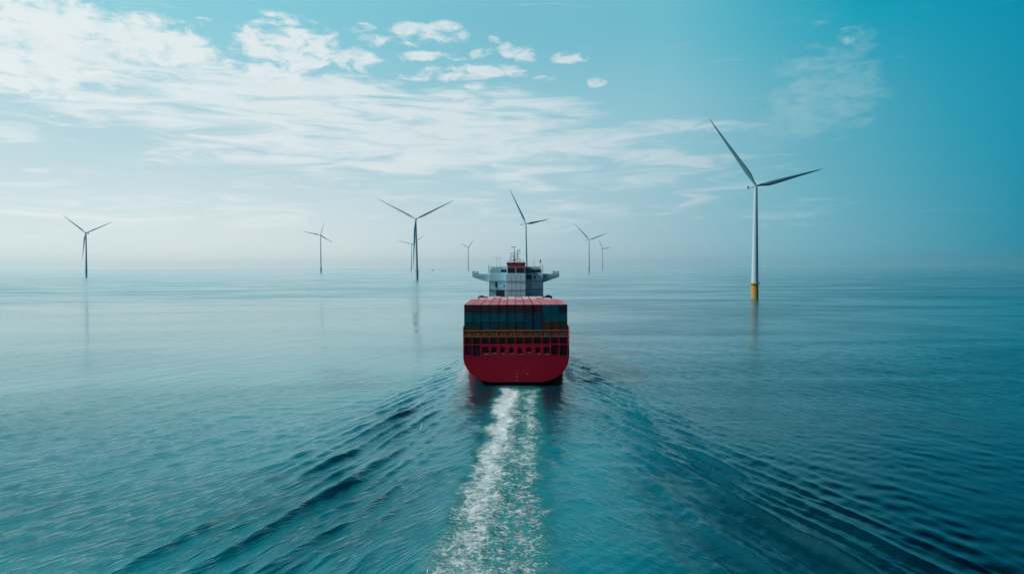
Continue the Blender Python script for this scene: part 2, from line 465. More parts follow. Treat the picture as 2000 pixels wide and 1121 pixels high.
    mx = g.node('ShaderNodeMixShader')
    g.put(mx.inputs[0], foam * 0.90)
    t.links.new(b.outputs[0], mx.inputs[1]); t.links.new(fo.outputs[0], mx.inputs[2])
    t.links.new(mx.outputs[0], out.inputs['Surface'])
    return m

sea = build_sea()
sea.data.materials.append(water_material())

# ------------------------------------------------------------------ materials
M = dict(
    hull=paint("hull red paint", (0.40, 0.003, 0.026), 0.5, 0.6, 0.25, spec=0.2, dirt=(0.26, 0.010, 0.018)),
    boot=paint("dark antifouling", (0.03, 0.012, 0.018), 0.6, 0.3, 0.4),
    frame=paint("red frame paint", (0.46, 0.006, 0.034), 0.5, 0.4, 0.8, spec=0.2, dirt=(0.30, 0.010, 0.022)),
    orange=paint("orange rail paint", (0.62, 0.15, 0.035), 0.5, 0.4, 0.8),
    yellow_fit=paint("ochre fittings", (0.36, 0.15, 0.02), 0.5, 0.3, 1.2),
    deck=paint("dark deck paint", (0.10, 0.022, 0.028), 0.7, 0.5, 0.3, False),
    hatch=paint("dark hatch paint", (0.05, 0.03, 0.035), 0.7, 0.5, 0.3, False),
    white=paint("white superstructure paint", (0.42, 0.66, 0.74), 0.5, 0.22, 0.35, spec=0.3, dirt=(0.26, 0.42, 0.46)),
    seam=paint("deck edge grey", (0.14, 0.19, 0.22), 0.6, 0.3, 1.0),
    glass=paint("dark window glass", (0.006, 0.022, 0.032), 0.22, 0.1, 0.5, False, spec=0.6),
    dark=paint("black steel", (0.012, 0.016, 0.020), 0.55, 0.3, 1.0),
    funnel_red=paint("funnel red", (0.62, 0.03, 0.035), 0.4, 0.2, 0.5),
    rail=paint("pale teal rail", (0.28, 0.48, 0.52), 0.5, 0.2, 1.0),
    pink=paint("bleached red roof with glare", (0.52, 0.18, 0.20), 0.62, 0.40, 0.35, False, dirt=(0.50, 0.16, 0.18)),  # fading and sun glare on the roofs, both put into this colour
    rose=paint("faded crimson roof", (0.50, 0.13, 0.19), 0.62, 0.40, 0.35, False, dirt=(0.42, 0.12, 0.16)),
    greyroof=paint("dusty pale roof", (0.60, 0.52, 0.53), 0.65, 0.40, 0.35, False, dirt=(0.42, 0.36, 0.38)),
    tower=paint("turbine light grey", (0.40, 0.58, 0.64), 0.45, 0.12, 0.08, dirt=(0.32, 0.45, 0.48)),
    blade=paint("turbine blade grey", (0.21, 0.45, 0.52), 0.45, 0.12, 0.08, False),
    yellow=paint("transition piece yellow", (0.52, 0.31, 0.05), 0.5, 0.45, 0.25, dirt=(0.22, 0.13, 0.05)),
    greybase=paint("weathered grey concrete base", (0.52, 0.47, 0.44), 0.7, 0.45, 0.2),
    white_bird=paint("gull feathers", (0.82, 0.84, 0.85), 0.7, 0.1, 2.0, False),
    dark_bird=paint("dark feathers", (0.03, 0.035, 0.04), 0.7, 0.1, 2.0, False),
)
CC = {   # container paints
    'dark maroon': (0.060, 0.020, 0.030), 'brown': (0.070, 0.030, 0.034), 'crimson': (0.115, 0.010, 0.036), 'teal': (0.000, 0.120, 0.165),
    'deep teal': (0.000, 0.085, 0.120), 'navy': (0.004, 0.026, 0.052), 'blue': (0.004, 0.060, 0.115), 'slate': (0.022, 0.050, 0.058), 'rust': (0.130, 0.038, 0.028),
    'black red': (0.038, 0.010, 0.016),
}
CM = {k: paint(k + " container steel", v, 0.55, 0.35, 0.7, spec=0.3, dirt=tuple(c * 0.6 + 0.008 for c in v)) for k, v in CC.items()}

# ------------------------------------------------------------------ the ship
ship = empty("container_ship", (SHIP_X, STERN_Y, 0))
tag(ship, "red container ship under way with white bridge house and stacked containers", "ship")

def section(hw, zb, fl, r_z, ztop=18.0, n=14):
    """closed hull cross-section: flat bottom of half width fl, rounded bilge, upright sides"""
    pts = []
    for i in range(n + 1):
        a = math.pi / 2 * i / n
        pts.append((fl + (hw - fl) * math.sin(a), zb + r_z * (1 - math.cos(a))))
    half = pts + [(hw, ztop)]
    return [(-x, z) for x, z in reversed(half)] + half
def build_hull():
    LEN = 205.0
    rings = []
    spec = [(0.0, 16.05, 1.3, 7.0, 7.7), (3.0, 16.05, 0.7, 7.2, 8.0), (8.0, 16.1, -0.2, 7.5, 8.6), (16, 16.15, -1.6, 8.4, 9.0), (24, 16.2, -4.0, 10.0, 8.0), (34, 16.2, -8, 12.5, 4.0), (60, 16.2, -10, 13, 3.0),
            (140, 16.2, -10, 13, 3.0), (165, 14.5, -10, 8, 6.0), (185, 9.5, -10, 3, 10.0), (198, 4.2, -9, 0.8, 14.0), (204, 0.9, -6, 0.2, 14.0)]
    bm = bmesh.new()
    vr = []
    for Yl, hw, zb, fl, rz in spec:
        vr.append([bm.verts.new((x, Yl, z)) for x, z in section(hw, zb, fl, rz, 18.0 if Yl < 150 else 18.0 + (Yl - 150) * 0.07)])
    for a, b in zip(vr, vr[1:]):
        for i in range(len(a) - 1):
            bm.faces.new((a[i], a[i + 1], b[i + 1], b[i]))
    # transom plate below the openings (z 9.3)
    z_cut = 9.0
    low = [v for v in vr[0] if v.co.z <= z_cut + 0.01]
    bm.faces.new(list(low))
    # bow closing
    bm.faces.new(vr[-1])
    bmesh.ops.recalc_face_normals(bm, faces=bm.faces)
    m = bpy.data.meshes.new("hull")
    bm.to_mesh(m); bm.free()
    m.polygons.foreach_set('use_smooth', [True] * len(m.polygons))
    m.set_sharp_from_angle(angle=R(40))
    for p in m.polygons:
        if abs(p.normal.y) > 0.9: p.use_smooth = False
    m.materials.append(M['hull'])
    o = bpy.data.objects.new("hull", m)
    col.objects.link(o); o.parent = ship
    sl = o.modifiers.new("plate", 'SOLIDIFY'); sl.thickness = 0.28; sl.offset = 0.0
    return o
hull = build_hull()
# decks
MB().box(-15.7, 15.7, 0.3, 72, 8.6, 8.98).build("mooring_deck", M['deck'], ship)
MB().box(-15.7, 15.7, 86, 150, 17.2, 17.9).build("fore_deck", M['deck'], ship)
b = MB(); b.box(-13.0, 13.0, 14.4, 66, 9.0, 21.95); b.build("hatch_coaming", M['hatch'], ship)
# belting line along the transom foot, and draught marks
MB().box(-8.4, 8.4, -0.15, -0.112, 1.22, 1.42).build("stern_belting", M['frame'], ship)
for x, z in ((0.1, 1.6), (0.05, 2.7), (0.15, 3.7), (3.4, 3.6)): MB().box(x, x + 0.22, -0.120, -0.110, z, z + 0.22).build("draught_mark", M['white'], ship)

# stern frame: twelve bays of openings
XE = [(p - 1007.5) / 6.4 for p in (906.2, 921.6, 938.5, 955.3, 972.3, 989.2, 1006.3, 1022.8, 1040.5, 1058.4, 1074.5, 1091.2, 1108.4)]
def cell(mb, x0, x1, z0, z1, hx0, hx1, hz0, hz1, shape, y0=-0.104, y1=0.40):
    """a steel panel with one opening: rect, arch or oval"""
    n = 40
    cx, cz = (hx0 + hx1) / 2, (hz0 + hz1) / 2
    a, c = (hx1 - hx0) / 2, (hz1 - hz0) / 2
    def ray(th, w, h, ox, oz, X0, X1, Z0, Z1):
        pass
    inner, outer = [], []
    for i in range(n):
        th = 2 * math.pi * (i + 0.5) / n
        s, k = math.sin(th), math.cos(th)
        if shape == 'oval': ix, iz = a * k, c * s
        else:
            e = 9.0 if shape == 'rect' else (2.6 if s > 0 else 8.0)
            d = (abs(k) ** e + abs(s) ** e) ** (-1 / e)
            ix, iz = a * k * d, c * s * d
        inner.append((cx + ix, cz + iz))
        tx = ((x1 - cx) if k > 0 else (x0 - cx)) / k if abs(k) > 1e-6 else 1e9
        tz = ((z1 - cz) if s > 0 else (z0 - cz)) / s if abs(s) > 1e-6 else 1e9
        tt = min(tx, tz)
        outer.append((cx + tt * k, cz + tt * s))
    # corners
    bm = mb.bm
    layers = []
    for yy in (y0, y1):
        layers.append(([bm.verts.new((px, yy, pz)) for px, pz in outer], [bm.verts.new((px, yy, pz)) for px, pz in inner]))
    corner = [[bm.verts.new((px, yy, pz)) for px, pz in ((x1, z1), (x0, z1), (x0, z0), (x1, z0))] for yy in (y0, y1)]
    for L, (ou, inn) in enumerate(layers):
        for i in range(n):
            j = (i + 1) % n
            bm.faces.new((ou[i], ou[j], inn[j], inn[i]))
            # the corner triangle, where the outline turns from one side to the next
            p, q_ = outer[i], outer[j]
            for ci, (px, pz) in enumerate(((x1, z1), (x0, z1), (x0, z0), (x1, z0))):
                if abs(p[0] - q_[0]) > 1e-4 and abs(p[1] - q_[1]) > 1e-4 and min(abs(p[0] - px), abs(q_[0] - px)) < 1e-4 and min(abs(p[1] - pz), abs(q_[1] - pz)) < 1e-4:
                    bm.faces.new((ou[i], corner[L][ci], ou[j]))
    (o0, i0), (o1, i1) = layers
    for i in range(n):
        j = (i + 1) % n
        bm.faces.new((i0[i], i0[j], i1[j], i1[i]))

Z0, Z1, Z2, Z3 = 9.0, 12.55, 14.95, 16.75
pl = MB()
sills = []
shapes = ['rect', 'rect', 'rect', 'rect', 'rect', 'arch', 'arch', 'oval', 'rect', 'rect', 'rect', 'rect']
marg = [(.12, .12, .35, .10), (.12, .12, .15, .10), (.28, .22, .55, .55), (.50, .42, .70, .60), (.58, .62, .70, .60), (.62, .62, .60, .70), (.55, .55, .45, .85), (.55, .55, .95, .60), (.70, .60, .60, .70), (.30, .28, .45, .70), (.14, .14, .25, .12), (.14, .14, .10, .12)]
for i in range(12):
    x0, x1 = XE[i], XE[i + 1]
    l, r_, bt, tp = marg[i]
    cell(pl, x0, x1, Z0, Z1, x0 + l, x1 - r_, Z0 + bt, Z1 - tp, shapes[i])
    if 2 <= i <= 9: sills.append((x0 + l + 0.08, x1 - r_ - 0.08, Z0 + bt + 0.12))
pl.build("stern_opening_panel", M['frame'], ship)
for s0, s1, z in sills:
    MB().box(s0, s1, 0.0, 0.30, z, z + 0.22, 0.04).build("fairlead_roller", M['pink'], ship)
for i, x in enumerate(XE):
    MB().box(x - 0.13 if i else x - 0.06, x + 0.13 if i < 12 else x + 0.06, 0.0, 0.38, Z1 + 0.003, Z3, 0.03).build("stern_post", M['frame'], ship)
for z, mt in ((Z1 + 0.02, 'frame'), (Z2, 'orange'), (Z3, 'orange')):
    MB().box(XE[0], XE[-1], -0.03, 0.36, z, z + (0.16 if mt == 'frame' else 0.2), 0.03).build("stern_beam", M[mt], ship)
rr = random.Random(3)
for i in range(12):
    b = MB()
    x0, x1 = XE[i] + 0.2, XE[i + 1] - 0.2
    for k in range(3):
        x = x0 + (x1 - x0) * (k + 0.5) / 3 + rr.uniform(-.2, .2)
        w = rr.uniform(.06, .17)
        b.box(x - w, x + w, 0.05, 0.28, Z2 + 0.35, Z2 + rr.uniform(.8, 1.3), 0.02)
    b.tube((x0, 0.1, Z2 + 1.3), (x1, 0.1, Z2 + 1.3), 0.05); b.tube((x0, 0.1, Z2 + 0.8), (x1, 0.1, Z2 + 0.8), 0.05)
    b.build("lashing_gear", M['yellow_fit'] if i < 8 else M['seam'], ship)
for s in (-1, 1):
    MB().box(*sorted((s * 15.95, s * 16.25)), -0.1, 0.2, 17.8, 18.35, 0.03).build("bulwark_post", M['white'], ship)

# ---- bridge house
H = 70.0                                                     # metres from the stern to its aft face
def X_(p): return (p - 1000) / 4.81 - 1.2
def Z_(y): return 36 - (y - 523) / 4.81
zb, z1, z2, zr = 18.0, Z_(565.5), Z_(549), Z_(534.5)
house = MB().box(X_(955), X_(1061), H, H + 14, 9.0, zr, 0.12).build("bridge_house", M['white'], ship)
casing = MB().box(X_(988), X_(1026), H - 5.0, H - 0.003, 9.0, Z_(534.2), 0.1)
casing.build("funnel_casing", M['white'], ship)
fun = MB().box(X_(990), X_(1025.5), H - 4.6, H + 5, Z_(534.2) + 0.004, Z_(516.5), 0.1).build("funnel", M['white'], ship)
MB().box(X_(991.5), X_(1024), H - 4.68, H - 4.55, Z_(522.3), Z_(516.6)).build("funnel_band", M['funnel_red'], fun)
MB().box(X_(989.6), X_(1025.9), H - 4.8, H + 5.2, Z_(516.5) + 0.004, Z_(512.8), 0.08).build("funnel_cap", M['dark'], fun)
for a, c in ((991.8, 1005.6), (1008, 1023.6)):
    MB().box(X_(a), X_(c), H - 4.66, H - 4.55, Z_(533.2), Z_(523.2)).build("window", M['glass'], fun)
# deck edges
for z in (z1, z2):
    MB().box(X_(954), X_(988) - .004, H - 0.35, H - 0.004, z - 0.07, z + 0.07).build("deck_edge", M['seam'], ship)
    MB().box(X_(1026) + .004, X_(1062), H - 0.35, H - 0.004, z - 0.07, z + 0.07).build("deck_edge", M['seam'], ship)
    MB().box(X_(987.6), X_(1026.4), H - 5.16, H - 5.004, z - 0.06, z + 0.06).build("deck_edge", M['seam'], ship)
for p in (999, 1007.5, 1016):
    MB().box(X_(p) - .04, X_(p) + .04, H - 5.03, H - 5.005, 18, zr - 0.6).build("panel_joint", M['seam'], ship)
# aft-face doors and windows
def pane(name, a, c, y0, y1, dy=0.0, mat='glass'):
    f = MB().box(X_(a), X_(c), H - dy - 0.09, H - dy - 0.006, Z_(y1), Z_(y0), 0.02).build(name, M[mat], ship)
    return f
pane("door", 969.2, 985.6, 566.8, 579.5)
pane("window", 967.2, 971.3, 550.5, 561.5)
for a, c in ((974.5, 985.5),): pane("access_panel", a, c, 552, 561, mat='white')
pane("window", 983.4, 985.6, 556.5, 561)
pane("window", 1027.5, 1039, 537.2, 545.8); pane("window", 1042.5, 1046, 538, 545)
pane("door", 1029, 1036, 551, 563, mat='rail')
b = MB(); b.box(X_(1036.6) - .06, X_(1036.6) + .06, H - 0.13, H - 0.006, 20, z2 - .1); b.build("drain_pipe", M['seam'], ship)
# ladder and stair on the port corner
b = MB()
for x in (X_(955.6), X_(958.2)): b.tube((x, H - 0.5, 20), (x, H - 0.5, z2), 0.05, n=6)
for k in range(24): b.tube((X_(955.6), H - 0.5, 20.3 + k * 0.43), (X_(958.2), H - 0.5, 20.3 + k * 0.43), 0.03, n=6)
b.build("ladder", M['dark'], ship)
b = MB()
b.tube((X_(960), H - 0.5, Z_(578)), (X_(967.5), H - 0.5, Z_(567)), 0.08, n=6); b.tube((X_(960), H - 0.5, Z_(575)), (X_(967.5), H - 0.5, Z_(564)), 0.05, n=6)
for k in range(6):
    x = X_(960) + k * 0.3; b.tube((x, H - 0.5, Z_(578) + k * .45), (x, H - 0.5, Z_(575) + k * .45), 0.03, n=6)
b.build("stairway", M['seam'], ship)
# bridge wings
for s, tip, root in ((-1, 922, 955.3), (1, 1093, 1060.7)):
    yt = Z_(535); pts = [(X_(root), Z_(534.8)), (X_(tip), Z_(535.2)), (X_(tip), Z_(541)), (X_((tip * .35 + root * .65)), Z_(548.3)), (X_(root), Z_(552.5))]
    MB().prism(pts, H + 2, H + 7).build("bridge_wing", M['white'], ship)
    b = MB()                                                # console rails at the wing end
    x0, x1 = sorted((X_(tip), X_(tip - s * 13)))
    za, zb_ = Z_(535.2) + 0.004, Z_(529.3)
    w = (x1 - x0) / 4
    for k in range(4):
        xa = x0 + k * w
        xb = xa + w * 0.8
        h2 = zb_ - (0.0 if k in (0, 3) else 0.12 * k)
        b.box(xa, xa + .17, H + 2.1, H + 2.3, za, h2); b.box(xb - .17, xb, H + 2.1, H + 2.3, za, h2 - 0.05 * k)
        if k != 2: b.box(xa + .17, xb - .17, H + 2.1, H + 2.3, h2 - .25 - .05 * k, h2 - 0.05 * k)
        if k != 1: b.box(xa + .17, xb - .17, H + 2.1, H + 2.3, za, za + .2)
    b.box(x0, x1, H + 2.14, H + 2.26, za + .02, za + .10)
    b.build("wing_rail", M['dark'], ship)
    for k in range(3):
        f = (k + 0.6) / 3.2
        x = X_(tip) * (1 - f) + X_(root) * f
        MB().box(x - .8, x + .8, H + 1.93, H + 1.996, Z_(542) , Z_(537.5)).build("wing_panel", M['rail'] if s > 0 else M['white'], ship)
# wheelhouse with its window band, compass deck and rails
wh = MB().box(X_(956), X_(1058), H + 2.5, H + 12, zr + 0.004, Z_(525.6), 0.08).build("wheelhouse", M['white'], ship)
for a, c in ((957, 975), (978, 989.5), (1027, 1035), (1036, 1046), (1047, 1057)):
    MB().box(X_(a), X_(c), H + 2.40, H + 2.494, Z_(531.8), Z_(526.4)).build("window", M['glass' if a != 957 else 'rail'], wh)
b = MB()
zt = Z_(525.6)
for y_ in (H + 2.6, H + 11.8):
    for k in range(22):
        x = X_(956) + (X_(1058) - X_(956)) * k / 21
        b.tube((x, y_, zt), (x, y_, zt + 1.1), 0.04, n=6)
    for zz in (0.4, 0.75, 1.1): b.tube((X_(956), y_, zt + zz), (X_(1058), y_, zt + zz), 0.045, n=6)
b.build("compass_deck_rail", M['rail'], wh)
b = MB(); b.box(X_(958), X_(1056), H + 4, H + 10, zt + 0.004, Z_(521.3), 0.25); b.build("compass_deck_house", M['rail'], wh)
for p in (954.5, 1060):
    b = MB()
    b.box(X_(p) - .1, X_(p) + .1, H + 0.2, H + 0.4, zr, Z_(517), 0.02)
    for zz in (.5, 1.0): b.tube((X_(p), H + .3, zr + zz), (X_(p) * 0.55, H + .3, zr + zz), 0.04, n=6)
    b.build("corner_post", M['dark'], ship)
# radar mast
zc = Z_(512.8)
mast = MB(); mx_ = X_(1004.3)
mast.tube((mx_, H, zc), (mx_, H, Z_(486.5)), 0.24, 0.10, 8)
mast = mast.build("radar_mast", M['dark'], ship)
b = MB(); b.box(X_(998.3), X_(1007.4), H - .2, H + .2, Z_(483), Z_(482), 0.03); b.tube((mx_, H, Z_(486.5)), (mx_, H, Z_(483)), 0.07); b.build("radar_scanner", M['dark'], mast)
b = MB()
rr = random.Random(12)
def twig(p0, p1, r=0.07): b.tube((X_(p0[0]), H + rr.uniform(-.4, .4), Z_(p0[1])), (X_(p1[0]), H + rr.uniform(-.4, .4), Z_(p1[1])), r, n=6)
for L in (((997, 512), (998, 504), (1003.5, 498)), ((996, 508), (999.5, 501), (997, 494)), ((1000, 500), (1003.8, 503)), ((998.5, 494.5), (1003.6, 496)), ((997.5, 497), (1000.5, 493.5)), ((1003.8, 507), (998, 510)), ((1000, 511), (1003.6, 505)), ((997, 504), (995.5, 500))):
    for a, c in zip(L, L[1:]): twig(a, c)
for L in (((1010.5, 511), (1011, 488), (1013.5, 490.5)), ((1004.3, 500), (1011, 494.5), (1015.8, 488.5), (1014.2, 487)), ((1004.3, 504), (1010.7, 500), (1014.5, 503)), ((1004.3, 494), (1008, 491.5)), ((1011, 498), (1015.5, 496), (1016, 492)), ((1006.5, 512), (1008, 505), (1011, 507)), ((1010.8, 506), (1016, 505.5), (1015.5, 511.5)), ((1008.5, 511), (1015.8, 511), (1015.8, 505)), ((1005, 508), (1008.2, 505))):
    for a, c in zip(L, L[1:]): twig(a, c, 0.09)
b.build("mast_yards", M['dark'], mast)
def pole(name, x, y0, y1, extra, mat='seam'):
    b = MB(); b.tube((X_(x), H + 4, Z_(y0)), (X_(x), H + 4, Z_(y1)), 0.06, 0.04, 6); extra(b); b.build(name, M[mat], ship)
pole("antenna", 969.8, 525, 506, lambda b: [b.tube((X_(969.8) + .45 * math.cos(t), H + 4, Z_(503.5) + .5 * math.sin(t)), (X_(969.8) + .45 * math.cos(t + .8), H + 4, Z_(503.5) + .5 * math.sin(t + .8)), 0.05, n=6) for t in np.arange(0, 6.2, .8)])
pole("antenna", 976, 525, 502, lambda b: b.box(X_(976) - .1, X_(976) + .1, H + 3.9, H + 4.1, Z_(506), Z_(502)))
pole("antenna", 1043.6, 525, 506, lambda b: b.tube((X_(1041.5), H + 4, Z_(515)), (X_(1045.8), H + 4, Z_(515)), 0.05), 'frame')
pole("antenna", 1055.5, 525, 512, lambda b: b.tube((X_(1055.5), H + 4, Z_(519)), (X_(1057), H + 4, Z_(512)), 0.05))
MB().box(X_(1055.3), X_(1057.6), H + 3.7, H + 4.3, Z_(513), Z_(507.2), 0.1).build("signal_lamp", M['dark'], ship)
b = MB()
for p in (992, 995, 1018, 1022): b.tube((X_(p), H - 3, zc), (X_(p), H - 3, zc + 0.9), 0.05, n=6)
b.tube((X_(991), H - 3, zc + .8), (X_(1024), H - 3, zc + .8), .04, n=6)
b.build("funnel_rail", M['frame'], ship)
# dark coaming at the foot of the house
b = MB(); b.box(X_(952), X_(1035), H - 6.4, H - 5.3, Z_(585), Z_(582.6), .05); b.build("lashing_walkway", M['frame'], ship)
b = MB(); b.box(X_(952), X_(1035), H - 6.0, H - 5.2, Z_(582.4), Z_(581), .05); b.build("walkway_edge", M['dark'], ship)
for s in (-1, 1):                                            # covered lifeboats abreast of the house
    xs_ = 14.0 * s
    MB().loft([[(xs_ + w * math.cos(2 * math.pi * i / 14), H + 3 + yy, 23.6 + hgt * math.sin(2 * math.pi * i / 14)) for i in range(14)] for yy, w, hgt in ((0, .3, .2), (1, 1.1, .7), (3, 1.5, 1.0), (6, 1.5, 1.0), (8, 1.1, .7), (9, .3, .2))]).build("lifeboat", M['deck'], ship, True)
    for yy in (H + 4.5, H + 9.5): MB().box(xs_ - .15, xs_ + .15, yy - .15, yy + .15, 17.9, 22.8).build("davit", M['white'], ship)

# ------------------------------------------------------------------ containers
CW, CH, CL = 2.44, 2.57, 12.1
def corrugated(length, n, amp):
    pts = []
    for i in range(n):
        a = length * i / n; d = length / n
        pts += [(a, 0), (a + d * .25, 0), (a + d * .5, amp), (a + d * .75, amp)]
    return pts + [(length, 0)]
def container_mesh():
    """body with corrugated sides; the door end faces aft (-y)"""
    b = MB()
    t = 0.12
    for s in (-1, 1):
        p = corrugated(CL - 0.3, 22, 0.036)
        ring0 = [(s * (CW / 2 - .045 + .0) - s * d, .15 + a, .16) for a, d in p]
        ring1 = [(x, y, CH - .12) for x, y, z in ring0]
        bm = b.bm
        v0 = [bm.verts.new(q) for q in ring0]; v1 = [bm.verts.new(q) for q in ring1]
        for i in range(len(v0) - 1): bm.faces.new((v0[i], v0[i + 1], v1[i + 1], v1[i]))
    b.box(-CW / 2, CW / 2, .0, .15, 0, .16); b.box(-CW / 2, CW / 2, 0, .15, CH - .12, CH)
    for s in (-1, 1):
        x0, x1 = sorted((s * CW / 2, s * (CW / 2 - .14)))
        b.box(x0, x1, 0.001, .149, .16, CH - .12)
        b.box(x0, x1, CL - .15, CL, 0.16, CH - .12)
        b.box(x0, x1, .151, CL - .151, 0, .159); b.box(x0, x1, .151, CL - .151, CH - .119, CH)
    b.box(-CW / 2 + .14, CW / 2 - .14, CL - .12, CL - .04, .16, CH - .12)
    b.box(-CW / 2, CW / 2, CL - .149, CL, 0, .159); b.box(-CW / 2, CW / 2, CL - .149, CL, CH - .119, CH)
    b.box(-CW / 2 + .14, CW / 2 - .14, .151, CL - .151, .06, .12)
    return b
def door_mesh(s):
    b = MB()
    x0, x1 = sorted((s * 0.02, s * (CW / 2 - .15)))
    b.box(x0, x1, .05, .10, .17, CH - .13)
    for fx in (.28, .72):
        x = x0 + (x1 - x0) * fx
        b.tube((x, .03, .12), (x, .03, CH - .06), 0.028, n=6)
        b.box(x - .16, x + .16, .01, .05, 1.05, 1.12)
    for z in (.5, 1.2, 1.9):
        b.box(x0, x1, .035, .052, z, z + .05)
    return b
def roof_mesh():
    b = MB(); bm = b.bm
    p = corrugated(CL - .302, 26, 0.02)
    v0 = [bm.verts.new((-CW / 2 + .139, .151 + a, CH - .055 + d)) for a, d in p]; v1 = [bm.verts.new((CW / 2 - .139, .151 + a, CH - .055 + d)) for a, d in p]
    for i in range(len(v0) - 1): bm.faces.new((v0[i], v1[i], v1[i + 1], v0[i + 1]))
    b.box(-CW / 2 - .003, CW / 2 + .003, -.003, .20, CH + .003, CH + .02); b.box(-CW / 2 - .003, CW / 2 + .003, CL - .2, CL + .003, CH + .003, CH + .02)
    for s in (-1, 1):
        x0, x1 = sorted((s * (CW / 2 + .003), s * (CW / 2 - .16)))
        b.box(x0, x1, .203, CL - .203, CH + .003, CH + .02)
    return b
protos = {}
def mesh_of(key, maker, mat):
    if key not in protos:
        o = maker().build("tmp_part", mat)
        me = o.data
        bpy.data.objects.remove(o)
        protos[key] = me
    return protos[key]
NUM = ['first', 'second', 'third', 'fourth', 'fifth', 'sixth', 'seventh', 'eighth', 'ninth', 'tenth', 'eleventh', 'twelfth']
def put_container(x, yl, z, colour, roof, label, group):
    root = bpy.data.objects.new("shipping_container", mesh_of(('body', colour), container_mesh, CM[colour]))
    col.objects.link(root)
    root.location = (SHIP_X + x, STERN_Y + yl, z)
    tag(root, label, "shipping container", group)
    for s in (-1, 1):
        d = bpy.data.objects.new("door", mesh_of(('door', s, colour), lambda: door_mesh(s), CM[colour]))
        d.data.name = "door"
        col.objects.link(d); d.parent = root
    if roof or True:
        mt = M[roof] if roof else CM[colour]
        r_ = bpy.data.objects.new("roof", mesh_of(('roof', roof or colour), roof_mesh, mt))
        col.objects.link(r_); r_.parent = root
    return root
def span(i): return (XE[i] + XE[i + 1]) / 2
T0 = 9.02
TH = 2.63
rows = {
    5: ['dark maroon', 'dark maroon', 'brown', 'brown', 'brown', 'dark maroon', 'brown', 'dark maroon', 'crimson', 'teal', 'teal', 'navy'],
    4: ['teal', 'teal', 'teal', 'teal', 'teal', 'teal', 'teal', 'blue', 'blue', 'teal', 'teal', 'teal'],
    3: ['slate', 'slate', 'deep teal', 'slate', 'slate', 'slate', 'slate', 'blue', 'blue', 'rust', 'rust', 'brown'],
    2: ['slate', 'slate', 'slate', 'slate', 'slate', 'slate', 'slate', 'slate', 'slate', 'slate', 'rust', 'brown'],
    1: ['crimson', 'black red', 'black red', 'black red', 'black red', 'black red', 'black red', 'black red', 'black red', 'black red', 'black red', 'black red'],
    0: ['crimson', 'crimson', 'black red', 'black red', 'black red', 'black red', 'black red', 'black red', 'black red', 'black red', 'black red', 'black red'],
}
tier_word = {5: 'in the top tier of the stern stack', 4: 'in the second tier down of the stern stack', 3: 'in the third tier down, above the orange rail', 2: 'behind the orange lashing rail', 1: 'behind the upper open red frame', 0: 'behind the lowest stern openings'}
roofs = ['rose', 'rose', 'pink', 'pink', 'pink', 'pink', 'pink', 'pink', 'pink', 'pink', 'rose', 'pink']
for tr in range(6):
    for i in range(12):
        c = rows[tr][i]
        yl = 0.0 if tr >= 3 else 0.75
        if tr >= 3: yl = 0.02 + 0.06 * ((i * 7 + tr * 3) % 4)
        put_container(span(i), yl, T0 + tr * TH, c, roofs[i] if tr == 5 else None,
                      f"{c} container {tier_word[tr]}, {NUM[i]} from the left", "containers stacked at the ship's stern")
for bay, yl in ((1, 12.9), (2, 25.8)):
    for i in range(12):
        c = random.Random(bay * 20 + i).choice(['brown', 'crimson', 'rust', 'dark maroon'])
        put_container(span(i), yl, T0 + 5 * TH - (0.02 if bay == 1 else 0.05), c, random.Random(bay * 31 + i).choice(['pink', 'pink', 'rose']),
                      f"{c} container under pale red roof, {NUM[bay]} row from the stern, {NUM[i]} from left", "container roofs seen behind the stern stack")
    for i in (0, 11):
        for tr in (3, 4):
            c = rows[tr][i]
            put_container(span(i), yl, T0 + tr * TH, c, None, f"{c} container at the ship's {'left' if i == 0 else 'right'} edge, {'just' if tr == 4 else 'two tiers'} below the {NUM[bay]} roof row", "containers along the ship's sides")
for bay, yl, lo, hi in ((3, 38.7, 1, 11), (4, 51.0, 2, 10)):
    for i in range(lo, hi):
        c = random.Random(bay * 20 + i).choice(['slate', 'brown', 'rust'])
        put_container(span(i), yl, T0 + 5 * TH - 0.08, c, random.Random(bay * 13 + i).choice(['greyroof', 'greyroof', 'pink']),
                      f"{c} container with dusty roof, {NUM[bay]} row from the stern, {NUM[i - lo]} from left", "container roofs seen behind the stern stack")
for i in (0, 1, 2, 9, 10, 11):
    for tr in range(2):
        c = ['dark maroon', 'navy', 'black red'][i % 3]
        put_container(span(i), 88.0, 17.92 + tr * TH, c, 'deck', f"{'upper' if tr else 'lower'} {c} container ahead of the bridge house, {NUM[i if i < 3 else i - 6]} column from left", "containers ahead of the bridge house")

# ------------------------------------------------------------------ wind turbines
def blade_mesh(p0, p1, chord, facing):
    """a twisted, tapered blade from root p0 to tip p1"""
    p0, p1 = Vector(p0), Vector(p1)
    ax = (p1 - p0); L = ax.length; ax.normalize()
    cd = ax.cross(facing).normalized()
    nd = cd.cross(ax).normalized()
    prof = [(0.0, .40, .40, 0), (.03, .42, .40, 0), (.08, .62, .36, .05), (.15, .95, .26, .12), (.22, 1.0, .20, .14), (.35, .86, .15, .12), (.5, .68, .11, .09), (.65, .52, .085, .06), (.8, .37, .06, .04), (.92, .23, .04, .02), (.985, .10, .02, .0), (1.0, .03, .012, 0)]
    rings = []
    for f, w, th, off in prof:
        c = p0 + ax * (L * f)
        tw = R(16) * (1 - f) ** 2
        cdd = cd * math.cos(tw) + nd * math.sin(tw); ndd = nd * math.cos(tw) - cd * math.sin(tw)
        ring = []
        for i in range(12):
            a = 2 * math.pi * i / 12
            ring.append(c + cdd * (chord * (w / 2 * math.cos(a) + off)) + ndd * (chord * th / 2 * math.sin(a)))
        rings.append(ring)
    return MB().loft(rings)

